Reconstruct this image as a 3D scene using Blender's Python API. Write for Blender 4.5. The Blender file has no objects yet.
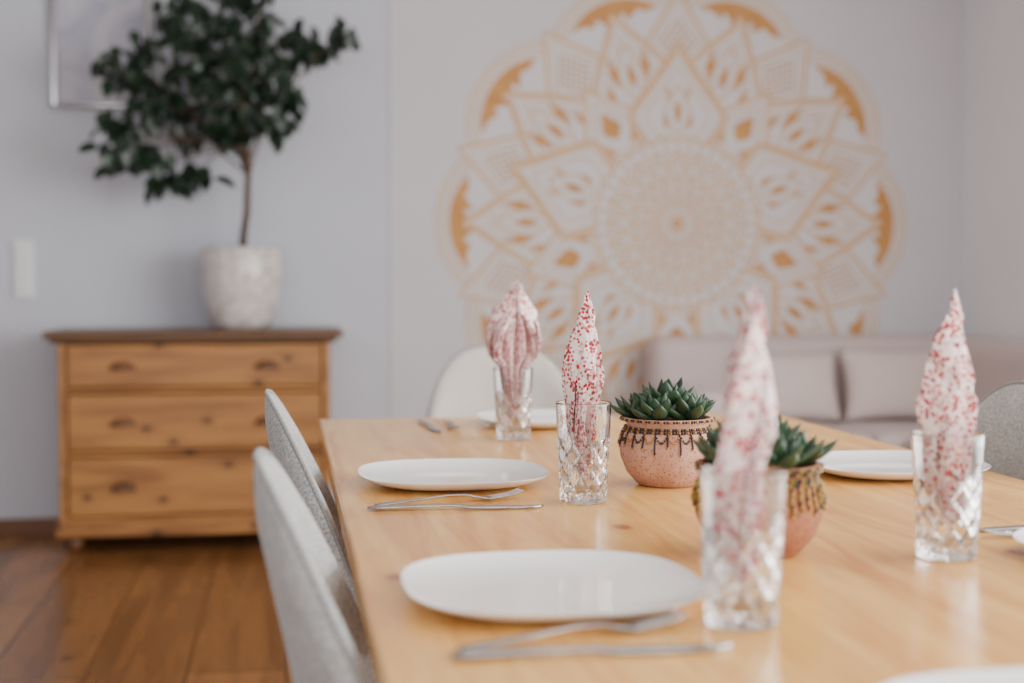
import bpy, bmesh, math, random
from mathutils import Vector, Matrix, Euler, noise as MN
random.seed(7)
S = bpy.context.scene
COL = S.collection

# ------------------------------------------------------------ materials
def srgb(r,g,b):
    f=lambda c:(c/255/12.92) if c/255<=0.04045 else ((c/255+0.055)/1.055)**2.4
    return (f(r),f(g),f(b),1)
def newmat(name, col=(200,200,200), rough=.5, metal=0, spec=.5):
    m=bpy.data.materials.new(name); m.use_nodes=True
    b=m.node_tree.nodes['Principled BSDF']
    b.inputs['Base Color'].default_value=srgb(*col)
    b.inputs['Roughness'].default_value=rough
    b.inputs['Metallic'].default_value=metal
    b.inputs['Specular IOR Level'].default_value=spec
    return m,m.node_tree.nodes,m.node_tree.links,b
def coords(N,L,scale=(1,1,1),rot=(0,0,0)):
    tc=N.new('ShaderNodeTexCoord'); mp=N.new('ShaderNodeMapping')
    mp.inputs['Scale'].default_value=scale; mp.inputs['Rotation'].default_value=rot
    L.new(tc.outputs['Object'],mp.inputs['Vector']); return mp.outputs['Vector']
def noise(N,L,vec,scale,detail=3,dist=0,rough=.5):
    n=N.new('ShaderNodeTexNoise'); n.inputs['Scale'].default_value=scale
    n.inputs['Detail'].default_value=detail; n.inputs['Distortion'].default_value=dist
    n.inputs['Roughness'].default_value=rough
    L.new(vec,n.inputs['Vector']); return n.outputs['Fac']
def ramp(N,L,fac,stops,interp='LINEAR'):
    r=N.new('ShaderNodeValToRGB'); r.color_ramp.interpolation=interp
    e=r.color_ramp.elements
    while len(e)<len(stops): e.new(.5)
    for i,(p,c) in enumerate(stops):
        e[i].position=p; e[i].color=srgb(*c) if len(c)==3 else c
    L.new(fac,r.inputs['Fac']); return r.outputs['Color']
def mix(N,L,fac,a,b,mode='MIX'):
    m=N.new('ShaderNodeMix'); m.data_type='RGBA'; m.blend_type=mode
    for s,v in ((m.inputs[0],fac),(m.inputs[6],a),(m.inputs[7],b)):
        if isinstance(v,(int,float,tuple)): s.default_value=v
        else: L.new(v,s)
    return m.outputs[2]
def bump(N,L,b,h,strength=.3,dist=.002):
    bp=N.new('ShaderNodeBump'); bp.inputs['Strength'].default_value=strength
    bp.inputs['Distance'].default_value=dist
    L.new(h,bp.inputs['Height']); L.new(bp.outputs['Normal'],b.inputs['Normal'])

def noisy(name,c1,c2,scale,rough=.6,bs=0,bd=.002,metal=0,stretch=(1,1,1)):
    m,N,L,b=newmat(name,c1,rough,metal)
    v=coords(N,L,stretch); f=noise(N,L,v,scale,4)
    L.new(ramp(N,L,f,[(.3,c1),(.7,c2)]),b.inputs['Base Color'])
    if bs: bump(N,L,b,f,bs,bd)
    return m

def wood(name,light,dark,axis='Y',rough=.45,knots=0,plank=None,knotc=(120,70,35),face='Z',kamt=.75,ksize=.05,fine=.25,gs=14):
    """grain runs along axis; face = axis normal to the visible face; plank = (length,width,gap,tone,gaptone)"""
    m,N,L,b=newmat(name,light,rough)
    sc=(1,.09,1) if axis=='Y' else (.09,1,1)
    v=coords(N,L,sc)
    g1=noise(N,L,v,gs,5,1.2); g2=noise(N,L,v,70,3,.3)
    c=ramp(N,L,g1,[(.34,dark),(.54,light),(.75,tuple(min(255,int(x*1.05)) for x in light))])
    c=mix(N,L,fine,c,ramp(N,L,g2,[(.35,dark),(.65,light)]))
    if knots:
        tc=N.new('ShaderNodeTexCoord'); sx=N.new('ShaderNodeSeparateXYZ'); L.new(tc.outputs['Object'],sx.inputs[0])
        cb=N.new('ShaderNodeCombineXYZ')
        a_,b_={'Z':('X','Y'),'Y':('X','Z')}[face]
        for src,dst in ((a_,'X'),(b_,'Y')):
            ml=N.new('ShaderNodeMath'); ml.operation='MULTIPLY'; ml.inputs[1].default_value=.6 if src==axis else 1
            L.new(sx.outputs[src],ml.inputs[0]); L.new(ml.outputs[0],cb.inputs[dst])
        vo=N.new('ShaderNodeTexVoronoi'); vo.voronoi_dimensions='2D'; vo.inputs['Scale'].default_value=knots
        L.new(cb.outputs[0],vo.inputs['Vector'])
        k=ramp(N,L,vo.outputs['Distance'],[(ksize*.5,(255,255,255)),(ksize,(120,120,120)),(ksize*2.8,(0,0,0))])
        sc_=N.new('ShaderNodeSeparateColor'); L.new(vo.outputs['Color'],sc_.inputs[0])
        gt=N.new('ShaderNodeMath'); gt.operation='GREATER_THAN'; gt.inputs[1].default_value=.3; L.new(sc_.outputs[0],gt.inputs[0])
        kk=N.new('ShaderNodeMath'); kk.operation='MULTIPLY'; kk.inputs[1].default_value=kamt
        L.new(k,kk.inputs[0])
        k3=N.new('ShaderNodeMath'); k3.operation='MULTIPLY'; L.new(kk.outputs[0],k3.inputs[0]); L.new(gt.outputs[0],k3.inputs[1])
        c=mix(N,L,k3.outputs[0],c,srgb(*knotc))
    if plank:
        pv=coords(N,L,(1,1,1),(0,0,math.pi/2) if axis=='Y' else (0,0,0))
        br=N.new('ShaderNodeTexBrick'); L.new(pv,br.inputs['Vector'])
        br.inputs['Scale'].default_value=1; br.inputs['Brick Width'].default_value=plank[0]
        br.inputs['Row Height'].default_value=plank[1]; br.inputs['Mortar Size'].default_value=plank[2]
        br.inputs['Color1'].default_value=(1,1,1,1); br.inputs['Color2'].default_value=(plank[3],plank[3]*.97,plank[3]*.93,1)
        g=plank[4]
        br.inputs['Mortar'].default_value=(g,g*.92,g*.84,1); br.inputs['Bias'].default_value=0
        c=mix(N,L,1.0,c,br.outputs['Color'],'MULTIPLY')
    L.new(c,b.inputs['Base Color'])
    bump(N,L,b,g2,.08,.001)
    return m

M={}
M['wall']=noisy('painted_wall',(204,207,216),(200,203,213),3,.85)
M['wall2']=noisy('painted_wall_warm',(213,211,216),(210,208,213),3,.85)
M['wallr']=noisy('wall_side_light_in_colour',(246,248,252),(243,245,250),3,.85)  # side wall colour raised to near white, standing in for light on it
M['mwhite']=noisy('mural_white_paint',(220,217,219),(217,214,216),3,.85)
M['ceil']=noisy('white_ceiling',(240,240,240),(236,236,236),3,.9)
M['floor']=wood('oak_floor',(166,116,68),(122,82,48),'Y',.24,2.4,plank=(1.9,.26,.005,.62,.25),knotc=(76,46,24),ksize=.05,gs=8,fine=.25)
M['table']=wood('pine_tabletop',(250,196,112),(218,146,68),'Y',.22,3.0,plank=(9,.13,.0008,.91,.75),knotc=(160,84,36),kamt=.85,ksize=.042,fine=.32,gs=18)
M['pine']=wood('pine_chest',(176,122,64),(134,84,42),'X',.42,6.5,knotc=(58,30,14),face='Y',kamt=.85,ksize=.10)
M['pinetop']=wood('pine_chest_top',(110,76,46),(84,58,34),'X',.4)
M['handle']=wood('stained_pull',(112,72,42),(84,52,28),'X',.45)
M['base']=wood('baseboard_wood',(120,80,52),(98,62,40),'X',.5)
M['plate']=newmat('white_porcelain',(252,252,252),.06)[0]
M['steel']=noisy('brushed_steel',(188,187,188),(164,162,163),30,.13,metal=1)
def fabric(name,c1,c2,scale=260,bs=.5):
    m,N,L,b=newmat(name,c1,.9,0,.2)
    v=coords(N,L)
    f=noise(N,L,v,scale,2); g=noise(N,L,v,14,2)
    c=ramp(N,L,f,[(.35,c2),(.65,c1)])
    L.new(mix(N,L,.2,c,ramp(N,L,g,[(.3,c2),(.7,c1)])),b.inputs['Base Color'])
    b.inputs['Sheen Weight'].default_value=.15
    bump(N,L,b,f,bs,.0012); return m
M['fabric']=fabric('chair_fabric',(202,202,199),(142,147,150),260,.7)
M['fabric2']=fabric('cream_chair_fabric',(208,202,194),(182,176,170),280,.5)
M['piping']=fabric('chair_piping',(158,158,155),(130,131,132),280,.3)
M['sofa']=fabric('sofa_fabric',(212,196,193),(199,182,180),120,.3)
M['pillow']=fabric('pillow_fabric',(220,204,198),(208,191,186),120,.3)
M['black']=newmat('black_metal',(38,36,35),.4,.6)[0]
M['gold']=noisy('mandala_gold_paint',(220,180,134),(209,166,114),9,.7)
M['ochre']=noisy('mandala_ochre_paint',(208,154,92),(194,136,72),12,.7)
M['whitepot']=noisy('white_ceramic',(232,226,222),(188,178,172),30,.2,.4,.003)
M['soil']=noisy('soil',(60,42,30),(34,24,18),60,.95,.8,.004)
M['bark']=noisy('bark',(100,76,56),(70,52,38),40,.85,.6,.003)
M['leaf']=noisy('ficus_leaf',(24,50,28),(9,28,17),18,.33)
M['chrome']=newmat('silver_frame',(190,190,194),.2,1)[0]
M['switch']=newmat('white_plastic',(232,232,234),.3)[0]
M['white']=newmat('white_lacquer',(240,240,240),.4)[0]
m,N,L,b=newmat('clear_glass',(255,255,255),.0); b.inputs['Transmission Weight'].default_value=1; b.inputs['IOR'].default_value=1.5
M['glass']=m
m,N,L,b=newmat('pale_print',(200,200,215),.3)
v=coords(N,L); f=noise(N,L,v,3.5,3,1.5)
L.new(ramp(N,L,f,[(.3,(170,172,190)),(.5,(196,195,206)),(.7,(212,206,208))]),b.inputs['Base Color']); M['print']=m
# napkin cloth
m,N,L,b=newmat('floral_napkin',(240,228,226),.85,0,.2)
v=coords(N,L)
vo=N.new('ShaderNodeTexVoronoi'); vo.inputs['Scale'].default_value=210; L.new(v,vo.inputs['Vector'])
vo2=N.new('ShaderNodeTexVoronoi'); vo2.inputs['Scale'].default_value=400; L.new(v,vo2.inputs['Vector'])
clus=noise(N,L,v,62,2)
cm=ramp(N,L,clus,[(.38,(0,0,0)),(.46,(255,255,255))])
sp=ramp(N,L,vo.outputs['Distance'],[(.42,(255,255,255)),(.54,(0,0,0))])
sp2=ramp(N,L,vo2.outputs['Distance'],[(.2,(255,255,255)),(.32,(0,0,0))])
sep=N.new('ShaderNodeSeparateColor'); L.new(vo.outputs['Color'],sep.inputs[0])
red=ramp(N,L,sep.outputs[0],[(.0,(166,10,40)),(.45,(196,34,62)),(.75,(214,90,106)),(.92,(116,92,76))])
mk=N.new('ShaderNodeMath'); mk.operation='MULTIPLY'; L.new(cm,mk.inputs[0]); L.new(sp,mk.inputs[1])
c=mix(N,L,mk.outputs[0],srgb(248,234,230),red)
mk2=N.new('ShaderNodeMath'); mk2.operation='MULTIPLY'; mk2.inputs[1].default_value=.4; L.new(sp2,mk2.inputs[0])
c=mix(N,L,mk2.outputs[0],c,srgb(206,74,94))
L.new(c,b.inputs['Base Color']); M['napkin']=m
def terra(name,c1,c2,sp):
    m,N,L,b=newmat(name,c1,.85)
    v=coords(N,L); f=noise(N,L,v,35,4); f2=noise(N,L,v,300,2)
    c=ramp(N,L,f,[(.3,c2),(.7,c1)])
    c=mix(N,L,ramp(N,L,f2,[(.56,(0,0,0)),(.68,(255,255,255))]),c,srgb(*sp))
    L.new(c,b.inputs['Base Color']); bump(N,L,b,f2,.5,.001); return m
M['terra']=terra('whitewashed_terracotta',(206,164,144),(184,136,116),(138,98,84))
M['terra2']=terra('brown_terracotta',(184,126,92),(158,100,70),(112,70,50))
m,N,L,b=newmat('succulent_leaf',(50,80,48),.45)
v=coords(N,L); f=noise(N,L,v,45,3)
L.new(ramp(N,L,f,[(.3,(26,50,32)),(.6,(46,76,48)),(.85,(88,116,76))]),b.inputs['Base Color']); M['succ']=m
M['bead_gold']=newmat('gold_beads',(190,138,64),.3,.8)[0]
M['bead_dark']=newmat('dark_beads',(42,30,34),.25)[0]
M['bead_teal']=newmat('olive_beads',(122,122,44),.25)[0]

# ------------------------------------------------------------ mesh helpers
def setm(o,mats):
    for mm in (mats if isinstance(mats,(list,tuple)) else [mats]): o.data.materials.append(mm)
def mesh(name,verts,faces,mats,parent=None,smooth=True,loc=(0,0,0),fm=None,recalc=True):
    me=bpy.data.meshes.new(name); me.from_pydata([tuple(v) for v in verts],[],faces); me.update()
    if recalc:
        bm=bmesh.new(); bm.from_mesh(me); bmesh.ops.recalc_face_normals(bm,faces=bm.faces); bm.to_mesh(me); bm.free()
    o=bpy.data.objects.new(name,me); COL.objects.link(o); setm(o,mats)
    if smooth: me.polygons.foreach_set('use_smooth',[True]*len(me.polygons))
    if fm: me.polygons.foreach_set('material_index',fm)
    if parent: o.parent=parent
    o.location=loc
    return o
def boxdata(x0,x1,y0,y1,z0,z1):
    v=[(x,y,z) for x in (x0,x1) for y in (y0,y1) for z in (z0,z1)]
    f=[(0,1,3,2),(4,6,7,5),(0,4,5,1),(2,3,7,6),(0,2,6,4),(1,5,7,3)]
    return v,f
def box(name,b,mat,parent=None,bevel=0,seg=3,smooth=False,loc=(0,0,0)):
    v,f=boxdata(*b); o=mesh(name,v,f,mat,parent,smooth,loc)
    if bevel:
        md=o.modifiers.new('b','BEVEL'); md.width=bevel; md.segments=seg; md.limit_method='ANGLE'
        o.data.polygons.foreach_set('use_smooth',[True]*len(o.data.polygons))
        md.harden_normals=True
    return o
def thing(name,loc,label,cat,rotz=0,group=None):
    e=bpy.data.objects.new(name,None); e.empty_display_size=.1; COL.objects.link(e)
    e.location=loc; e.rotation_euler=(0,0,rotz); tag(e,label,cat,group); return e
def tag(o,label,cat,group=None):
    o['label']=label; o['category']=cat
    if group: o['group']=group
def struct(o): o['kind']='structure'; return o
def copy_thing(root,loc,rotz,label=None):
    def rec(o,par):
        c=o.copy(); COL.objects.link(c)
        if par: c.parent=par
        for ch in list(o.children): rec(ch,c)
        return c
    r=rec(root,None); r.location=loc; r.rotation_euler=(0,0,rotz)
    if label: r['label']=label
    return r
def lathe(prof,seg,V,F,cx=0,cy=0,cap0=True,cap1=False,fn=None):
    base=len(V)
    for i,(r,z) in enumerate(prof):
        for k in range(seg):
            a=2*math.pi*k/seg
            rr=r if fn is None else fn(r,z,a,i)
            V.append((cx+rr*math.cos(a),cy+rr*math.sin(a),z))
    for i in range(len(prof)-1):
        for k in range(seg):
            k2=(k+1)%seg
            F.append((base+i*seg+k,base+i*seg+k2,base+(i+1)*seg+k2,base+(i+1)*seg+k))
    if cap0: F.append(tuple(base+k for k in range(seg))[::-1])
    if cap1: F.append(tuple(base+(len(prof)-1)*seg+k for k in range(seg)))
def tube(pts,rad,V,F,seg=8):
    base=len(V); n=len(pts); pts=[Vector(p) for p in pts]
    for i,p in enumerate(pts):
        d=(pts[min(i+1,n-1)]-pts[max(i-1,0)]).normalized()
        up=Vector((1,0,0)) if abs(d.x)<.9 else Vector((0,1,0))
        a=d.cross(up).normalized(); b=d.cross(a)
        for k in range(seg):
            t=2*math.pi*k/seg; V.append(tuple(p+(a*math.cos(t)+b*math.sin(t))*rad[i]))
    for i in range(n-1):
        for k in range(seg):
            k2=(k+1)%seg
            F.append((base+i*seg+k,base+i*seg+k2,base+(i+1)*seg+k2,base+(i+1)*seg+k))
    F.append(tuple(base+k for k in range(seg))); F.append(tuple(base+(n-1)*seg+k for k in range(seg)))
def strip(st,V,F,yo=0,th=.002,cur=0):
    base=len(V)
    for s in st:
        x,h,z=s[:3]; y=(s[3] if len(s)>3 else 0)+yo
        V += [(x,y-h,z),(x,y-h*.5,z+th*.45),(x,y+h*.5,z+th*.45),(x,y+h,z),(x,y+h*.6,z-th*.5),(x,y-h*.6,z-th*.5)]
    for i in range(len(st)-1):
        for k in range(6):
            k2=(k+1)%6
            F.append((base+i*6+k,base+i*6+k2,base+(i+1)*6+k2,base+(i+1)*6+k))
    F.append(tuple(base+k for k in range(6))); F.append(tuple(base+(len(st)-1)*6+k for k in range(6)))

# ------------------------------------------------------------ room
WY=6.0; XL=-3.4; XR=3.0; YB=-2.6; H=2.65; PW=.006
struct(box('floor',(XL,XR,YB,WY,-.05,0),M['floor']))
struct(box('ceiling',(XL,XR,YB,WY,H,H+.05),M['ceil']))
struct(box('wall_far',(XL,.44,WY,WY+.1,0,H),M['wall']))
struct(box('wall_far_panel',(.44,XR,WY-PW,WY+.1,0,H),M['wall2']))
struct(box('wall_left',(XL-.1,XL,YB,WY,0,H),M['wall']))
def multi_box(name,bs,mat):
    V=[];F=[]
    for b in bs:
        v,f=boxdata(*b); o=len(V); V+=v; F+=[tuple(i+o for i in q) for q in f]
    return mesh(name,V,F,mat,smooth=False)
struct(multi_box('wall_right',[(XR,XR+.1,3.3,WY,0,H),(XR,XR+.1,YB,-1.2,0,H),(XR,XR+.1,-1.2,3.3,0,.35),(XR,XR+.1,-1.2,3.3,2.4,H)],M['wallr']))
struct(multi_box('wall_rear',[(XL,-2,YB-.1,YB,0,H),(2.2,XR,YB-.1,YB,0,H),(-2,2.2,YB-.1,YB,2.4,H),(-2,2.2,YB-.1,YB,0,.3)],M['wall']))
w=multi_box('window_1',[(XR+.02,XR+.07,-1.2,3.3,.35,.41),(XR+.02,XR+.07,-1.2,3.3,2.34,2.4),(XR+.02,XR+.07,-1.2,-1.14,.41,2.34),(XR+.02,XR+.07,3.24,3.3,.41,2.34),(XR+.02,XR+.07,1.0,1.08,.41,2.34)],M['white']); struct(w)
w=multi_box('window_2',[(-2,2.2,YB-.08,YB-.03,.3,.36),(-2,2.2,YB-.08,YB-.03,2.34,2.4),(-2,-1.94,YB-.08,YB-.03,.36,2.34),(2.14,2.2,YB-.08,YB-.03,.36,2.34),(.06,.14,YB-.08,YB-.03,.36,2.34)],M['white']); struct(w)
struct(box('baseboard_far',(XL,.44,WY-.018,WY,0,.07),M['base'],bevel=.004))
struct(box('baseboard_far_panel',(.44,XR,WY-PW-.018,WY-PW,0,.07),M['base'],bevel=.004))
struct(box('baseboard_left',(XL,XL+.018,YB,WY-.02,0,.07),M['base'],bevel=.004))

# ------------------------------------------------------------ mandala (painted design, layers of flat paint)
MV=[];MF=[];MM=[]; LAY=[0]
GOLD,WHITE,OCH=0,1,2
SW=1.3   # stroke weight
def nxt(): LAY[0]+=1; return -LAY[0]*6e-6
def mpoly(pts,mi=OCH):
    y=nxt(); b=len(MV)
    cx=sum(p[0] for p in pts)/len(pts); cz=sum(p[1] for p in pts)/len(pts)
    MV.append((cx,y,cz))
    for x,z in pts: MV.append((x,y,z))
    n=len(pts)
    for i in range(n): MF.append((b,b+1+i,b+1+(i+1)%n)); MM.append(mi)
def mstroke(pts,w,closed=False,mi=GOLD):
    w=w*SW
    y=nxt(); n=len(pts); b=len(MV)
    for i,(x,z) in enumerate(pts):
        if closed: p=pts[(i-1)%n]; q=pts[(i+1)%n]
        else: p=pts[max(i-1,0)]; q=pts[min(i+1,n-1)]
        dx,dz=q[0]-p[0],q[1]-p[1]; l=math.hypot(dx,dz) or 1
        nx,nz=-dz/l*w/2,dx/l*w/2
        MV.append((x+nx,y,z+nz)); MV.append((x-nx,y,z-nz))
    for i in range(n if closed else n-1):
        j=(i+1)%n
        MF.append((b+2*i,b+2*i+1,b+2*j+1,b+2*j)); MM.append(mi)
def pol(r,a): return (r*math.cos(a),r*math.sin(a))
def dot(c,r,mi=GOLD,n=8): mpoly([(c[0]+r*math.cos(2*math.pi*q/n),c[1]+r*math.sin(2*math.pi*q/n)) for q in range(n)],mi)
def dots(r,n,s,ph=0,mi=GOLD):
    for k in range(n): dot(pol(r,2*math.pi*(k+ph)/n),s,mi,7)
def circ(r,n=120): return [pol(r,2*math.pi*i/n) for i in range(n)]
def ring(r,w,mi=GOLD): mstroke(circ(r),w,True,mi)
def petal(a,r0,r1,hw,peak=.4,n=16,sharp=.6):
    """pointed ogee leaf: sharp=1 gives an almost straight-sided star point"""
    L_=[];R_=[]
    for i in range(n+1):
        t=i/n; r=r0+(r1-r0)*t
        if t<peak: q=t/peak; s=(1-sharp)*math.sin(math.pi*q/2)+sharp*(q**.8)
        else:
            q=(t-peak)/(1-peak); s=(1-sharp)*math.cos(math.pi/2*q)+sharp*(1-q)**1.15
        L_.append((r,hw*s)); R_.append((r,-hw*s))
    pts=L_+R_[::-1][1:-1]
    ca,sa=math.cos(a),math.sin(a)
    return [(x*ca-y*sa,x*sa+y*ca) for x,y in pts]
def rot(x,y,a):
    ca,sa=math.cos(a),math.sin(a); return (x*ca-y*sa,x*sa+y*ca)
T=math.pi/180
def arc(b,R,wav=0,nn=9,lim=100,cr=.755,kt=1.22,n=60):
    pts=[]
    for i in range(n+1):
        t=(-lim+2*lim*i/n)*T
        rr=R+(wav*abs(math.sin(nn*t)) if wav else 0)
        pts.append(rot(cr+rr*math.cos(t)*.98,rr*math.sin(t)*kt,b))
    return pts
for k in range(10):
    b=36*k*T
    mpoly(arc(b,.243),WHITE); mstroke(arc(b,.236,.008,12),.007); mstroke(arc(b,.220),.005)
for k in range(10):
    b=36*k*T
    mstroke(arc(b,.203,lim=80),.005)
    y=nxt(); bb=len(MV)
    for i in range(61):
        t=(-56+112*i/60)*T
        k1=max(0,math.cos(t/(56*T)*math.pi/2))
        ro=.188; ri=ro-.088*k1**.8+.028*math.sin(17*t)*k1
        for rr in (ro,min(ri,ro-.002)):
            x,z=rot(.755+rr*math.cos(t)*.98,rr*math.sin(t)*1.22,b); MV.append((x,y,z))
    for i in range(60): MF.append((bb+2*i,bb+2*i+1,bb+2*i+3,bb+2*i+2)); MM.append(OCH)
for k in range(10):
    a=(18+36*k)*T
    p=petal(a,.42,.95,.14,.55,sharp=.8); mpoly(p,WHITE); mstroke(p,.011,True)
    mstroke(petal(a,.50,.90,.105,.55,sharp=.8),.005,True)
    for i in range(6):
        for j in range(6):
            u=(i-2.5)*.019; vv=(j-2.5)*.019
            c_=rot(.735+u+vv,(u-vv)*.75,a)
            mpoly([(c_[0]+.0098*math.cos(a+q*90*T),c_[1]+.0098*math.sin(a+q*90*T)) for q in range(4)],OCH)
for k in range(10):
    b=36*k*T
    p=petal(b,.30,.88,.185,.5,sharp=.75); mpoly(p,WHITE); mstroke(p,.013,True)
    mstroke(petal(b,.33,.855,.162,.5,sharp=.75),.006,True)
    mstroke(petal(b,.39,.80,.120,.5,sharp=.75),.005,True)
    mstroke(petal(b,.52,.76,.055,.45),.008,True); mpoly(petal(b,.57,.69,.020,.45))
    for s in (-1,1):
        mpoly(petal(b+s*6*T,.59,.73,.019,.5)); mpoly(petal(b+s*10*T,.53,.63,.014,.5)); mpoly(petal(b+s*8*T,.46,.53,.010,.5))
for k in range(5):
    a=(54+72*k)*T
    p=petal(a,.24,.66,.145,.5,sharp=.9); mpoly(p,WHITE); mstroke(p,.011,True)
    mpoly(petal(a,.42,.55,.044,.35)); mstroke(petal(a,.35,.60,.085,.45,sharp=.8),.006,True)
    for s in (-1,1): mpoly(petal(a+s*8.5*T,.36,.43,.011,.5))
for k in range(5):
    a=(18+72*k)*T
    p=petal(a,.18,.73,.21,.46,sharp=.9); mpoly(p,WHITE); mstroke(p,.016,True)
    mstroke(petal(a,.21,.70,.186,.46,sharp=.9),.007,True)
    mstroke(petal(a,.27,.64,.140,.46,sharp=.9),.006,True)
    mstroke(petal(a,.36,.57,.058,.42,sharp=.6),.007,True)
    for s in (-1,1): mpoly(petal(a+s*7*T,.38,.46,.012,.5)); mpoly(petal(a+s*4.5*T,.50,.56,.009,.5))
    mpoly(petal(a,.40,.51,.018,.5))
# lace rosette: concentric rings, rows of small petals, rings of dots
sc=[]
for i in range(240):
    t=i/240; sc.append(pol(.330+.026*abs(math.sin(10*2*math.pi*t)),2*math.pi*t))
mpoly(sc,WHITE); mstroke(sc,.010,True)
for k in range(20): dot(pol(.330,(k*18+9)*T),.010,OCH)
dots(.305,40,.0065,0,OCH); ring(.290,.006)
for k in range(20):
    a=k*18*T
    p=petal(a,.185,.285,.036,.5,sharp=.5); mstroke(p,.0085,True); dot(pol(.245,a),.010,OCH); dot(pol(.220,a),.006)
    dot(pol(.272,a+9*T),.0075,OCH)
ring(.180,.008); dots(.165,36,.0060,0,OCH); ring(.150,.006)
for k in range(16):
    mstroke(petal(k*22.5*T,.088,.146,.018),.0065,True); dot(pol(.122,k*22.5*T),.006,OCH)
ring(.082,.008); dots(.066,16,.0060,0,OCH)
for k in range(8): mstroke(petal(k*45*T,.016,.054,.012),.006,True)
ring(.012,.009,OCH)
R=1.06
mand=mesh('mandala_mural',[(x*R,y,z*R) for x,y,z in MV],MF,[M['gold'],M['mwhite'],M['ochre']],smooth=False,fm=MM,recalc=False)
mand.location=(1.685,WY-PW-.0002,1.285)
tag(mand,'large golden ochre mandala painted flat on the white wall','wall mural')

# ------------------------------------------------------------ chest of drawers
cx0,cx1=-.845,.175; cy0,cy1=5.55,5.975
cxm=(cx0+cx1)/2; W2=(cx1-cx0)/2
chest=thing('chest_of_drawers',(cxm,cy0,0),'knotty pine chest with three drawers and wooden pulls against wall','chest of drawers')
V=[];F=[]
def addb(*b):
    v,f=boxdata(*b); o=len(V); V.extend(v); F.extend([tuple(i+o for i in q) for q in f])
D=cy1-cy0-.01; CZ=1.022
addb(-W2,-W2+.03,.0,D,.07,.80*CZ); addb(W2-.03,W2,.0,D,.07,.80*CZ); addb(-W2+.03,W2-.03,D-.015,D,.09,.80*CZ)
addb(-W2+.03,W2-.03,0,D-.015,.78*CZ,.80*CZ); addb(-W2+.03,W2-.03,0,D-.015,.597*CZ,.615*CZ)
addb(-W2+.03,W2-.03,0,D-.015,.362*CZ,.38*CZ); addb(-W2+.03,W2-.03,0,D-.015,.115,.135*CZ)
addb(-W2-.015,W2+.015,-.015,D,.065,.118)
bd=mesh('body',V,F,M['pine'],chest,False); md=bd.modifiers.new('b','BEVEL'); md.width=.004; md.segments=2
CT=.80*CZ+.028
box('top',(-W2-.05,W2+.05,-.035,D,.80*CZ,CT),M['pinetop'],chest,bevel=.009)
box('molding',(-W2-.025,W2+.025,-.02,-.001,.782*CZ,.80*CZ),M['pinetop'],chest,bevel=.006)
for di,(z0,z1) in enumerate(((.618,.778),(.383,.594),(.138,.359))):
    z0=z0*CZ+.002; z1=z1*CZ-.002
    ox=di*1.37
    d=box('drawer',(-W2+.036-ox,W2-.036-ox,-.008,D-.03,z0,z1),M['pine'],chest,bevel=.006,loc=(ox,0,0))
    for sx in (-.27,.27):
        V2=[];F2=[]; zc=(z0+z1)/2
        n=14
        for j,(dy,s) in enumerate(((0,1.0),(-.012,1.0),(-.024,.78),(-.028,.4))):
            for i in range(n+1):
                a=math.pi*i/n
                V2.append((sx+.048*s*math.cos(a)-ox,-.008+dy,zc-.012+.030*s*math.sin(a)))
        for j in range(3):
            for i in range(n): F2.append((j*(n+1)+i,j*(n+1)+i+1,(j+1)*(n+1)+i+1,(j+1)*(n+1)+i))
            F2.append((j*(n+1),(j+1)*(n+1),(j+1)*(n+1)+n,j*(n+1)+n))
        F2.append(tuple(3*(n+1)+i for i in range(n+1)))
        mesh('handle',V2,F2,M['handle'],d)
for sx in (-W2+.05,W2-.05):
    for sy in (.05,D-.05):
        V2=[];F2=[]; lathe([(.018,0),(.028,.01),(.035,.03),(.033,.05),(.025,.065)],18,V2,F2,sx,sy,True,True)
        mesh('foot',V2,F2,M['handle'],chest)

# ------------------------------------------------------------ ficus on the chest
fic=thing('potted_ficus',(-.165,5.74,CT+.001),'small dark green ficus tree in white ceramic pot on chest','potted plant')
V=[];F=[]
lathe([(.092,0),(.108,.005),(.128,.04),(.146,.10),(.156,.17),(.160,.24),(.158,.295),(.153,.318),(.148,.322),(.143,.317),(.145,.29),(.140,.28)],48,V,F,cap1=True)
mesh('pot',V,F,M['whitepot'],fic)
V=[];F=[]; lathe([(.141,.283),(.12,.291),(.05,.298),(.01,.300)],24,V,F,cap0=True,cap1=True); mesh('soil',V,F,M['soil'],fic)
cl=[(122,68),(150,52),(188,36),(228,22),(258,8),(200,2),(240,60),(278,58),(290,90),(316,46),(305,22),(170,85),(212,85),(250,98),(274,116),(130,128),(155,150),(190,125),(168,168),(203,172),(228,128),(178,12),(150,105),(128,150),(262,35),(215,52),(342,36),(235,-12),(268,-18),(195,65),(182,105),(235,108),(145,78),(256,72),(222,70)]
K=.00390
V=[];F=[]
trunk=[(0.0,0,.29),(.010,-.005,.38),(.022,-.01,.46),(.025,-.02,.55),(.03,-.03,.64),(.02,-.03,.74)]
tube(trunk,[.018,.015,.014,.013,.012,.009],V,F,10)
rl=random.Random(11); LV=[];LF=[]
def leaf(V,F,p,d,up,L_,w,bend):
    d=d.normalized(); s=d.cross(up)
    if s.length<.01: s=Vector((1,0,0))
    s.normalize(); n=s.cross(d)
    b=len(V); prof=[(0,.05),(.12,.55),(.3,.92),(.5,1),(.72,.78),(.9,.38),(1,.02)]
    for t,k in prof:
        c=p+d*L_*t-n*bend*L_*t*t
        V.append(tuple(c-s*w*k/2+n*w*.15*k)); V.append(tuple(c)); V.append(tuple(c+s*w*k/2+n*w*.15*k))
    for i in range(len(prof)-1):
        q=b+3*i; F.append((q,q+1,q+4,q+3)); F.append((q+1,q+2,q+5,q+4))
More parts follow.
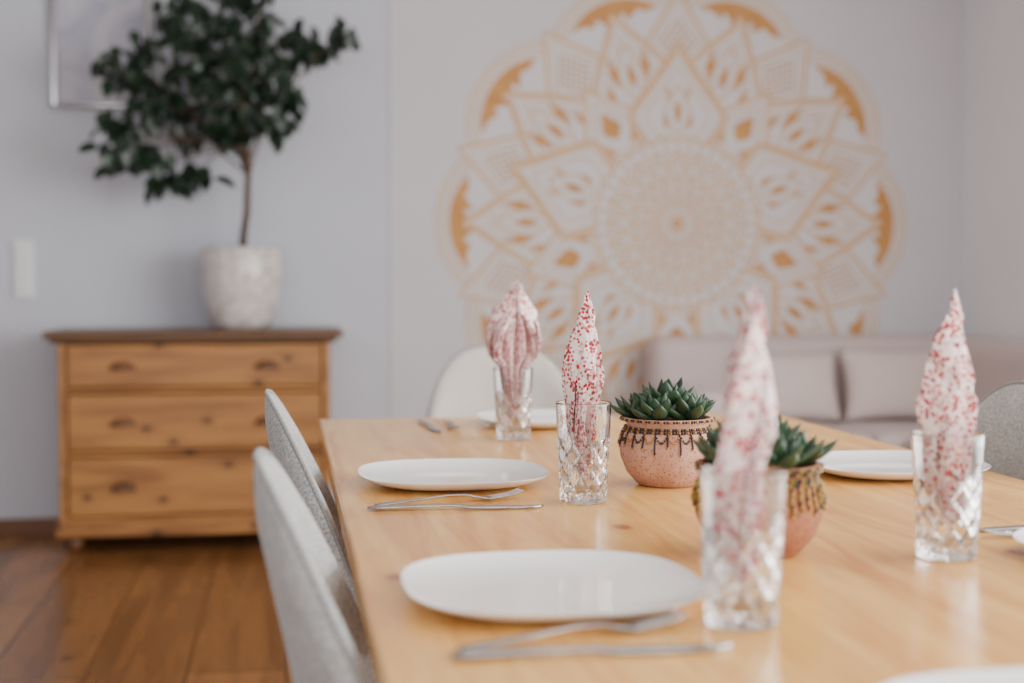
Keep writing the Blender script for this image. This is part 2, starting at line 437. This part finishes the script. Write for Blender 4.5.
for (u,v) in cl:
    c=Vector(((u-243)*K,rl.uniform(-.2,.06),(326-v)*K))
    st=Vector(trunk[3]).lerp(Vector(trunk[5]),rl.uniform(.1,1)); mid=(st+c)/2+Vector((0,0,.05))
    tube([st,st.lerp(mid,.5)+Vector((0,0,.03)),mid,mid.lerp(c,.5)+Vector((0,0,.02)),c],[.004,.004,.003,.003,.002],V,F,6)
    for _ in range(21):
        o=Vector((max(-.075,min(.075,rl.gauss(0,.030))),rl.gauss(0,.035),max(-.075,min(.075,rl.gauss(0,.032)))))
        p=c+o
        if p.y>.14: p.y=.14
        d=Vector((o.x*6+rl.uniform(-.6,.6),o.y*4+rl.uniform(-.6,.4),rl.uniform(-1.6,.0)))
        if p.y+d.normalized().y*.09>.21: d.y=-abs(d.y)
        leaf(LV,LF,p,d,Vector((rl.uniform(-.4,.4),rl.uniform(-1.6,0),.8)),rl.uniform(.06,.088),rl.uniform(.038,.050),rl.uniform(0,.35))
mesh('trunk',V,F,M['bark'],fic)
mesh('foliage',LV,LF,M['leaf'],fic,recalc=False)

# ------------------------------------------------------------ framed picture
pf=thing('picture_frame',(-.725,5.985,1.732),'silver framed pale print hanging on the wall','picture')
V=[];F=[]
fw,fh=.20,.52
addb(-fw,-fw+.030,-.018,.013,0,fh); addb(fw-.030,fw,-.018,.013,0,fh)
addb(-fw+.030,fw-.030,-.018,.013,0,.030); addb(-fw+.030,fw-.030,-.018,.013,fh-.030,fh)
o=mesh('frame',V,F,M['chrome'],pf,False); md=o.modifiers.new('b','BEVEL'); md.width=.012; md.segments=5; o.data.polygons.foreach_set('use_smooth',[True]*len(o.data.polygons))
box('print',(-fw+.026,fw-.026,-.004,.004,.026,fh-.026),M['print'],pf)

# ------------------------------------------------------------ light switch
sw=thing('light_switch',(-1.04,5.999,.965),'white plastic double wall switch panel','light switch')
box('cover_frame',(-.042,.042,-.010,0,0,.235),M['switch'],sw,bevel=.004)
for i in range(2): box('rocker',(-.030,.030,-.020,-.009,.012+i*.111,.112+i*.111),M['switch'],sw,bevel=.003)

# ------------------------------------------------------------ corner sofa
sofa=thing('sofa',(2.23,5.53,0),'pinkish beige upholstered corner sofa against the mural wall','sofa')
def soft(name,b,mat,par,bev=.05,loc=(0,0,0)): return box(name,b,mat,par,bevel=bev,seg=5,smooth=True)
soft('base',(-.72,.76,-.42,.40,.10,.30),M['sofa'],sofa,.03)
soft('base',(.10,.76,-1.40,-.425,.10,.30),M['sofa'],sofa,.03)
soft('backrest',(-.72,.765,.20,.44,.28,.80),M['sofa'],sofa,.08)
soft('backrest',(.53,.765,-1.42,.195,.28,.80),M['sofa'],sofa,.08)
soft('armrest',(-.74,-.56,-.42,.195,.12,.62),M['sofa'],sofa,.06)
soft('seat_cushion',(-.555,-.002,-.42,.195,.302,.45),M['sofa'],sofa,.04)
soft('seat_cushion',(.002,.525,-.42,.195,.302,.45),M['sofa'],sofa,.04)
soft('seat_cushion',(.10,.525,-1.40,-.425,.302,.45),M['sofa'],sofa,.04)
for sx,sy in ((-.64,-.36),(-.64,.34),(.66,.34),(.18,-1.32),(.66,-1.32)):
    V=[];F=[]; lathe([(.016,0),(.022,.05),(.025,.10)],14,V,F,sx,sy,True,True); mesh('leg',V,F,M['black'],sofa)
def pillow(name,loc,rot,w,h,label):
    n=18;V=[];F=[]
    for side in (1,-1):
        for i in range(n+1):
            for j in range(n+1):
                u=-1+2*i/n; v=-1+2*j/n
                e=(1-abs(u)**2.6)*(1-abs(v)**2.6)
                k=1-.09*(1-abs(v)**2)*abs(u)**2; k2=1-.09*(1-abs(u)**2)*abs(v)**2
                V.append((u*w/2*k,side*(.06*max(e,0)**.6),v*h/2*k2+h/2))
    m_=(n+1)**2
    for s in range(2):
        for i in range(n):
            for j in range(n):
                q=s*m_+i*(n+1)+j; F.append((q,q+1,q+n+2,q+n+1))
    o=mesh(name,V,F,M['pillow'])
    bm=bmesh.new(); bm.from_mesh(o.data); bmesh.ops.remove_doubles(bm,verts=bm.verts,dist=.0005); bmesh.ops.recalc_face_normals(bm,faces=bm.faces); bm.to_mesh(o.data); bm.free()
    o.location=loc; o.rotation_euler=rot; tag(o,label,'cushion','throw cushions on the sofa'); return o
pillow('throw_pillow',(2.50,5.56,.456),(math.radians(-14),0,0),.44,.31,'soft pinkish beige square cushion leaning on the sofa back')
pillow('throw_pillow',(2.07,5.55,.456),(math.radians(-16),0,math.radians(4)),.41,.30,'pale greyish pink square cushion leaning on the sofa back')

# ------------------------------------------------------------ dining table
TX0,TX1,TY0,TY1=.069,1.045,.62,2.95
tb=thing('dining_table',((TX0+TX1)/2,(TY0+TY1)/2,0),'long light pine dining table set for a meal','table')
hx=(TX1-TX0)/2; hy=(TY1-TY0)/2
box('tabletop',(-hx,hx,-hy,hy,.72,.75),M['table'],tb,bevel=.004)
V=[];F=[]
addb(-hx+.16,-hx+.182,-hy+.1,hy-.1,.64,.72);addb(hx-.182,hx-.16,-hy+.1,hy-.1,.64,.72)
addb(-hx+.182,hx-.182,-hy+.1,-hy+.122,.64,.72);addb(-hx+.182,hx-.182,hy-.122,hy-.1,.64,.72)
mesh('apron',V,F,M['table'],tb,False)
for sx in (-1,1):
    for sy in (-1,1):
        x=sx*(hx-.19); y=sy*(hy-.13)
        V=[];F=[]
        for z,s in ((0,.024),(.64,.036),(.72,.036)):
            V+=[(x-s,y-s,z),(x+s,y-s,z),(x+s,y+s,z),(x-s,y+s,z)]
        for i in range(2):
            for k in range(4): F.append((i*4+k,i*4+(k+1)%4,(i+1)*4+(k+1)%4,(i+1)*4+k))
        F+=[(0,3,2,1),(8,9,10,11)]
        o=mesh('leg',V,F,M['table'],tb,False); md=o.modifiers.new('b','BEVEL'); md.width=.004
TZ=.7502

# ------------------------------------------------------------ plates
def plate_mesh(name,loc,label):
    V=[];F=[]; seg=72
    prof=[(.0,.004),(.40,.004),(.62,.0045),(.80,.0070),(.93,.0125),(.985,.0165),(1.0,.0185),(1.0,.0172),(.975,.0142),(.90,.0085),(.78,.0035),(.66,.0010),(.60,.0),(.55,.0),(.54,.0012),(.0,.0012)]
    rows=[]
    for s,z in prof:
        if s==0: V.append((0,0,z)); rows.append([len(V)-1]); continue
        r_=[]
        for k in range(seg):
            a=2*math.pi*k/seg; c,sn=math.cos(a),math.sin(a); n=2+.8*s
            rr=.1325*s/((abs(c)**n+abs(sn)**n)**(1/n))
            V.append((rr*c,rr*sn,z)); r_.append(len(V)-1)
        rows.append(r_)
    for a_,b_ in zip(rows,rows[1:]):
        for k in range(seg):
            k2=(k+1)%seg
            if len(a_)==1: F.append((a_[0],b_[k],b_[k2]))
            elif len(b_)==1: F.append((a_[k],b_[0],a_[k2]))
            else: F.append((a_[k],b_[k],b_[k2],a_[k2]))
    o=mesh(name,V,F,M['plate']); o.location=loc; tag(o,label,'plate','dinner plates on the table')
    md=o.modifiers.new('s','SUBSURF'); md.levels=1; md.render_levels=1
    return o
pl='white rounded-square porcelain dinner plate on the pine table'
p=plate_mesh('dinner_plate',(.234,1.243,TZ),pl)
for x,y in ((.233,1.985),(.508,2.765),(.885,1.985),(.872,1.30),(.487,.770)):
    c=p.copy(); COL.objects.link(c); c.location=(x,y,TZ)

# ------------------------------------------------------------ tumblers
def tumbler():
    V=[];F=[]; seg=160; HG=.129; NP=10; P=.0290
    def R_(z): return .0302+.0058*(z/HG)
    out=[(.0270,0.0),(.0290,.0012),(R_(.003),.003)]
    nz=42; z0=.006; dz=P/16
    for i in range(nz+1): out.append((R_(z0+dz*i),z0+dz*i))
    i0,i1=3,3+nz; zt=z0+dz*nz
    out+=[(R_(zt+.002),zt+.002),(R_(.10),.10),(R_(.115),.115),(R_(.126),.126),(R_(.1275),.1275),(R_(HG)-.0003,HG-.0004),(R_(HG)-.0007,HG),(R_(HG)-.0011,HG-.0004),(R_(.1275)-.0014,.1275),(R_(.126)-.0014,.126),(R_(.11)-.0015,.11),(R_(.09)-.0020,.09),(R_(.06)-.0034,.06),(R_(.03)-.0038,.03),(R_(.018)-.0045,.019),(R_(.016)-.0065,.0162),(.018,.0150),(.004,.0146)]
    tri=lambda q: abs(((q)%1)-.5)*2
    def fn(r,z,a,i):
        if i0<=i<=i1:
            A=1-tri(a*NP/(2*math.pi)+(z-z0)/P); B=1-tri(a*NP/(2*math.pi)-(z-z0)/P)
            m_=min(A,B)
            return r-.0005*(1-m_)-.0020*max(0,1-3.6*m_)
        return r
    lathe(out,seg,V,F,cap0=True,cap1=True,fn=fn)
    return mesh('glass_tumbler',V,F,M['glass'],smooth=True)
g=tumbler()
for pgn in g.data.polygons:
    z=pgn.center.z; r=math.hypot(pgn.center.x,pgn.center.y)
    pgn.use_smooth = not (.0055<z<.0825 and r>.0302+.0058*(z/.129)-.0030)
tag(g,'clear cut-crystal glass tumbler holding a folded floral napkin','glass','crystal tumblers on the table')
GL=[(.379,1.785),(.372,1.122),(.671,1.364),(.405,2.515)]
g.location=(*GL[0],TZ)
for x,y in GL[1:]:
    c=g.copy(); COL.objects.link(c); c.location=(x,y,TZ)

# ------------------------------------------------------------ napkins
def interp(tab,z):
    for (z0,a),(z1,b) in zip(tab,tab[1:]):
        if z<=z1:
            t=(z-z0)/(z1-z0); t=t*t*(3-2*t)*.5+t*.5; return a+(b-a)*t
    return tab[-1][1]
def napkin(name,loc,rotz,seed,label,wt,tt,lean=(0,0),np0=6,cr=.003,top=.268,twist=0,pl_=1.0,wob=2.0):
    r=random.Random(seed); V=[];F=[]
    nz,nu=72,96; off=Vector((seed*7.1,seed*3.3,0)); zb=.034
    for layer in range(2):
        base=len(V); ph=r.uniform(0,6); np_=np0 if layer==0 else np0-1
        for i in range(nz+1):
            z=zb+(.268-zb-(.03 if layer else 0))*i/nz
            w=interp(wt,z+(.02 if layer and z>.15 else 0))*(1 if layer==0 else .8); t=interp(tt,z)
            for j in range(nu+1):
                u=-1+2*j/nu
                zig=math.asin(math.sin(np_*math.pi*u+ph+wob*MN.noise(Vector((0,z*14,seed+layer)))))*2/math.pi
                x=w*math.sin(u*math.pi/2*.98)
                y=t*.5*pl_*zig*(1-.3*abs(u))+ t*.8*(u*u-.4)*(1 if layer==0 else -1)
                y+= (.45*t if layer==0 else -.45*t)
                ta=twist*(z-.13)/.13
                x,y=x*math.cos(ta)-y*math.sin(ta),x*math.sin(ta)+y*math.cos(ta)
                rim=max(0,(z-.125)); amp=cr*(.35+min(1,rim*20))
                nv=MN.noise_vector(Vector((x*45,y*45+layer*5,z*38))+off)+.5*MN.noise_vector(Vector((x*120,y*120,z*100))+off)
                x2=x+lean[0]*rim*8+amp*nv.x; y2=y+lean[1]*rim*8+amp*nv.y
                dz=(-.010*abs(u)+.008*zig*pl_+amp*1.3*nv.z)*min(1,rim*12)
                zz=z if z<.13 else .13+(z-.13)*(top-.13)/.138
                if z<.137:
                    rr=math.hypot(x2,y2); mx=.0215+.0040*(z/.13)
                    if rr>mx: x2*=mx/rr; y2*=mx/rr
                V.append((x2,y2,zz+dz))
        for i in range(nz):
            for j in range(nu):
                q=base+i*(nu+1)+j; F.append((q,q+1,q+nu+2,q+nu+1))
    o=mesh(name,V,F,M['napkin'],recalc=False)
    md=o.modifiers.new('s','SOLIDIFY'); md.thickness=.0008; md.offset=0
    o.location=loc; o.rotation_euler=(0,0,rotz)
    tag(o,label,'napkin','folded floral napkins in the tumblers'); return o
nl='white napkin with red floral print, crumpled upright in a tumbler'
wtN=[(.034,.009),(.06,.014),(.10,.018),(.132,.0185),(.165,.0215),(.195,.020),(.225,.0145),(.242,.010),(.252,.0070),(.258,.0072),(.268,.008)]
ttN=[(.034,.008),(.10,.013),(.132,.014),(.17,.0150),(.205,.0125),(.235,.009),(.25,.0055),(.268,.005)]
wtF=[(.034,.008),(.06,.014),(.10,.021),(.132,.0275),(.155,.045),(.185,.050),(.220,.042),(.245,.024),(.256,.010),(.262,.010),(.268,.011)]
ttF=[(.034,.008),(.10,.012),(.132,.012),(.17,.021),(.21,.017),(.248,.006),(.268,.004)]
wtC=[(.034,.010),(.06,.014),(.10,.019),(.132,.022),(.155,.0260),(.18,.024),(.203,.015),(.222,.019),(.242,.014),(.256,.008),(.268,.008)]
napkin('folded_napkin',(GL[0][0],GL[0][1],TZ),math.radians(15),1,nl,wtN,ttN,(.008,-.004),4,.0022,.260,.7,2.0)
napkin('folded_napkin',(GL[1][0],GL[1][1],TZ),math.radians(60),2,nl,wtN,ttN,(.006,-.010),4,.0022,.268,.8,1.9)
napkin('folded_napkin',(GL[2][0],GL[2][1],TZ),math.radians(30),3,nl,wtC,ttN,(.008,-.004),4,.0036,.266,.5,1.8)
napkin('folded_napkin',(GL[3][0],GL[3][1],TZ),0,4,'white napkin with red floral print, fanned like a leaf in tumbler',wtF,ttF,(.006,0),6,.0006,.274,0,1.8,.2)

# ------------------------------------------------------------ cutlery
V=[];F=[]
strip([(0,.004,.0035),(.004,.0085,.0035),(.02,.0095,.0042),(.06,.0075,.005),(.105,.0055,.0052),(.118,.0065,.0045),(.125,.0095,.003),(.16,.0102,.0026),(.195,.0095,.0022,.0006),(.212,.006,.0022,.003),(.220,.001,.0022,.006)],V,F,th=.003)
knife=mesh('table_knife',V,F,M['steel'])
tag(knife,'polished steel table knife beside a white plate','knife','steel knives on the table')
V=[];F=[]
strip([(0,.004,.0035),(.004,.0085,.0035),(.02,.0098,.0045),(.06,.0065,.007),(.10,.0035,.0095),(.125,.0032,.0085),(.138,.0085,.0058),(.147,.0115,.0040),(.158,.0122,.0035)],V,F,th=.0026)
for k in range(4):
    yo=-.0096+.0064*k
    strip([(.150,.0026,.0036),(.165,.0022,.0040),(.185,.0019,.0062),(.198,.0015,.0095),(.203,.0005,.0112)],V,F,yo=yo,th=.002)
fork=mesh('table_fork',V,F,M['steel']); tag(fork,'polished steel table fork beside a white plate','fork','steel forks on the table')
def put(o,a,ang,z=TZ):
    o.location=(a[0],a[1],z+.0002); o.rotation_euler=(0,0,math.radians(ang))
def cp(o): 
    c=o.copy(); COL.objects.link(c); return c
put(knife,(.122,1.050),-1); put(fork,(.130,1.066),18)
k=cp(knife); put(k,(.100,1.758),-4); f=cp(fork); put(f,(.110,1.778),15)
k=cp(knife); put(k,(.270,2.86),-86); f=cp(fork); put(f,(.325,2.86),-92)
k=cp(knife); put(k,(.985,1.515),184); f=cp(fork); put(f,(.955,1.485),188)
k=cp(knife); put(k,(.985,2.215),182); f=cp(fork); put(f,(.965,2.185),180)

# ------------------------------------------------------------ succulents
def succulent(loc,seed,label,beads,rotz=0):
    t=thing('potted_succulent',loc,label,'potted plant',rotz,'beaded succulent pots on the table')
    r=random.Random(seed); zs=.94
    V=[];F=[]
    lathe([(q,z*zs) for q,z in [(.038,0),(.043,.003),(.057,.020),(.0655,.042),(.0675,.060),(.063,.078),(.0565,.086),(.0575,.092),(.0635,.098),(.0635,.101),(.058,.101),(.054,.092),(.052,.086)]],56,V,F,cap1=True)
    mesh('pot',V,F,M['terra2'] if beads else M['terra'],t)
    V=[];F=[]; lathe([(.0535,.084),(.03,.088),(.005,.0895)],24,V,F,cap1=True); mesh('soil',V,F,M['soil'],t)
    V=[];F=[];FM=[]
    def bead(p,s,mi):
        b=len(V); n0=len(F)
        lathe([(.0005,-s),(s*.75,-s*.66),(s,0),(s*.75,s*.66),(.0005,s)],7,V,F,0,0,True,True)
        for i in range(b,len(V)): V[i]=(V[i][0]+p[0],V[i][1]+p[1],V[i][2]+p[2])
        FM.extend([mi]*(len(F)-n0))
    def rp(z):
        return interp([(.020*zs,.057),(.042*zs,.0655),(.060*zs,.0675),(.078*zs,.063),(.086*zs,.0565),(.098*zs,.0635)],z)
    for row,(zz,rr) in enumerate(((.0925,.0655),(.0885,.0645),(.0815,.0595),(.0775,.0615))):
        if beads==0 and row==1: continue
        for k in range(96):
            a=2*math.pi*k/96; bead((rr*math.cos(a),rr*math.sin(a),zz),.0020,[1,1,0,2][(k+row)%4] if beads else [0,1,1][k%3])
    if beads==0:
        for k in range(24):
            a0=2*math.pi*k/24
            for i in range(9):
                s=i/8; a=a0+s*2*math.pi/24; z=.076-.012*math.sin(math.pi*s)
                rr=rp(z)+.0016; bead((rr*math.cos(a),rr*math.sin(a),z),.0015,0 if k%2 else 1)
            L_=r.choice((7,8,11))
            for i in range(L_):
                z=.075-.0028*i; rr=rp(z)+.0016; bead((rr*math.cos(a0),rr*math.sin(a0),z),.0016,1 if i<L_-1 else 0)
    else:
        for k in range(40):
            a0=2*math.pi*k/40; L_=7+r.choice((0,1,3,2))
            for i in range(L_):
                z=.077-.0033*i; rr=rp(z)+.0018; bead((rr*math.cos(a0+.02*math.sin(i)),rr*math.sin(a0+.02*math.sin(i)),z),.0020,[0,2,0,2,1][(i+k)%5])
    mesh('bead_trim',V,F,[M['bead_gold'],M['bead_dark'],M['bead_teal']],t,True,fm=FM)
    V=[];F=[]
    def sleaf(p,d,L_,w):
        d=d.normalized(); s=d.cross(Vector((0,0,1)))
        if s.length<.05: s=Vector((1,0,0))
        s.normalize(); n=s.cross(d); b=len(V)
        st=[(0,.5),(.2,.8),(.48,1),(.71,.84),(.87,.44),(1,.02)]
        for q,k in st:
            c=p+d*L_*q+n*L_*.22*q*q
            for th in range(6):
                a=th*math.pi/3; V.append(tuple(c+s*math.cos(a)*w*k/2+n*math.sin(a)*w*k*(.14 if math.sin(a)>0 else .28)))
        for i in range(len(st)-1):
            for k in range(6):
                k2=(k+1)%6; F.append((b+i*6+k,b+i*6+k2,b+(i+1)*6+k2,b+(i+1)*6+k))
        F.append(tuple(b+k for k in range(6))); F.append(tuple(b+(len(st)-1)*6+k for k in range(6)))
    cs=[(0,0,.112,1.35)]+[(.036*math.cos(a+.3*seed),.036*math.sin(a+.3*seed),.1,1.18) for a in [2*math.pi*i/5 for i in range(5)]]
    for (x,y,z,s) in cs:
        out=Vector((x,y,0))*10
        n=15
        for i in range(n):
            a=i*2.39996+seed; q=i/(n-1)
            el=math.radians(78-62*q**.75)
            d=Vector((math.cos(a)*math.cos(el),math.sin(a)*math.cos(el),math.sin(el)))+out
            sleaf(Vector((x+.004*math.cos(a),y+.004*math.sin(a),z-.006*q)),d,s*(.024+.016*q)*r.uniform(.9,1.12),s*(.0130+.0080*q))
    mesh('succulent_rosette',V,F,M['succ'],t)
    return t
succulent((.528,1.922,TZ),1,'green succulent in pale terracotta pot with dark gold beads',0)
succulent((.489,1.421,TZ),2,'green succulent in brown terracotta pot with gold olive beads',1,.5)

# ------------------------------------------------------------ chairs
def chair(loc,rotz):
    t=thing('dining_chair',loc,'upholstered light grey fabric shell dining chair at the table','chair',rotz,'grey dining chairs around the table')
    V=[];F=[]; nt,nv=32,16
    def P(tt,v):
        zt=.60+.276*(1-abs(tt)**3.4)**.55
        z=.44+(zt-.44)*v
        k=(z-.44)/.42
        hw=.212-.015*k
        x=-.160-.083*k**1.15+.082*abs(tt)**2.2*(1-.50*k)+.05*(1-min(1,(z-.44)/.1))**2
        return Vector((x,hw*tt*(1-.03*k),z))
    th=.0145
    for side in (0,1):
        for i in range(nt+1):
            for j in range(nv+1):
                tt=math.sin((-1+2*i/nt)*math.pi/2); v=j/nv
                p=P(tt*.999,v); e=1e-3
                a=P(min(.998,tt+e),v)-P(max(-.998,tt-e),v); b=P(tt*.998,min(1,v+e))-P(tt*.998,max(0,v-e))
                n=a.cross(b); n=n.normalized() if n.length>0 else Vector((-1,0,0))
                if n.x>0: n=-n
                n.z*=.3; n.normalize()
                edge=min(1,(1-v)*6+.3)*min(1,(1-abs(tt))*9+.35)
                V.append(tuple(p+n*(th*edge if side else -th*edge)))
    m_=(nt+1)*(nv+1)
    for s in (0,1):
        for i in range(nt):
            for j in range(nv):
                q=s*m_+i*(nv+1)+j; F.append((q,q+1,q+nv+2,q+nv+1))
    for i in range(nt):
        for j in (0,nv):
            q=i*(nv+1)+j; F.append((q,q+nv+1,q+nv+1+m_,q+m_))
    for j in range(nv):
        for i in (0,nt):
            q=i*(nv+1)+j; F.append((q,q+1,q+1+m_,q+m_))
    o=mesh('backrest',V,F,M['fabric'],t); md=o.modifiers.new('s','SUBSURF'); md.levels=1; md.render_levels=1
    V=[];F=[]
    pts=[P(math.sin((-1+2*i/60)*math.pi/2)*.999,1.0)+Vector((-.001,0,.0005)) for i in range(61)]
    tube(pts,[.0030]*61,V,F,8); mesh('piping',V,F,M['piping'],t)
    V=[];F=[]; seg=40
    pr=[(.0,.395),(.80,.395),(.95,.405),(1.0,.43),(.99,.455),(.93,.472),(.75,.48),(0,.482)]
    rows=[]
    for s,z in pr:
        if s==0: V.append((0,0,z)); rows.append([len(V)-1]); continue
        rr=[]
        for k in range(seg):
            a=2*math.pi*k/seg; c,sn=math.cos(a),math.sin(a); n=3.2
            q=s/((abs(c)**n+abs(sn)**n)**(1/n)); V.append((q*c*.205,q*sn*.212,z)); rr.append(len(V)-1)
        rows.append(rr)
    for a_,b_ in zip(rows,rows[1:]):
        for k in range(seg):
            k2=(k+1)%seg
            if len(a_)==1: F.append((a_[0],b_[k],b_[k2]))
            elif len(b_)==1: F.append((a_[k],b_[0],a_[k2]))
            else: F.append((a_[k],b_[k],b_[k2],a_[k2]))
    mesh('seat',V,F,M['fabric'],t)
    for sx in (-1,1):
        for sy in (-1,1):
            V=[];F=[]; tube([(sx*.20,sy*.20,0),(sx*.14,sy*.15,.396)],[.009,.014],V,F,12); mesh('leg',V,F,M['black'],t)
    return t
ch=chair((.222,1.305,0),0)
copy_thing(ch,(.222,2.045,0),0)
copy_thing(ch,(.896,2.03,0),math.pi)
hc=copy_thing(ch,(.522,3.21,0),-math.pi/2,'upholstered cream fabric shell dining chair at the table end')
for c in hc.children:
    if c.name.startswith(('backrest','seat')):
        c.material_slots[0].link='OBJECT'; c.material_slots[0].material=M['fabric2']

# ------------------------------------------------------------ light
def area(name,loc,rot,sx,sy,e,col):
    l=bpy.data.lights.new(name,'AREA'); l.shape='RECTANGLE'; l.size=sx; l.size_y=sy; l.energy=e; l.color=col
    o=bpy.data.objects.new(name,l); COL.objects.link(o); o.location=loc; o.rotation_euler=rot; return o
area('window_light_side',(XR-.02,1.05,1.4),(0,math.radians(90),0),1.9,4.3,232,(1,.995,.985))
area('window_light_rear',(.1,YB+.02,1.4),(math.radians(90),0,0),4.1,1.9,95,(1,.995,.99))
wd=bpy.data.worlds.new('World'); S.world=wd; wd.use_nodes=True
bg=wd.node_tree.nodes['Background']; bg.inputs[0].default_value=(.9,.95,1,1); bg.inputs[1].default_value=.9

# ------------------------------------------------------------ camera
cam=bpy.data.cameras.new('camera'); co=bpy.data.objects.new('camera',cam); COL.objects.link(co)
co.location=(0,0,1.034); co.rotation_euler=(math.radians(90-2.42),0,math.radians(-9.1))
cam.lens=50; cam.sensor_width=36; cam.dof.use_dof=True; cam.dof.focus_distance=1.90; cam.dof.aperture_fstop=2.6
cam.clip_start=.05
S.camera=co
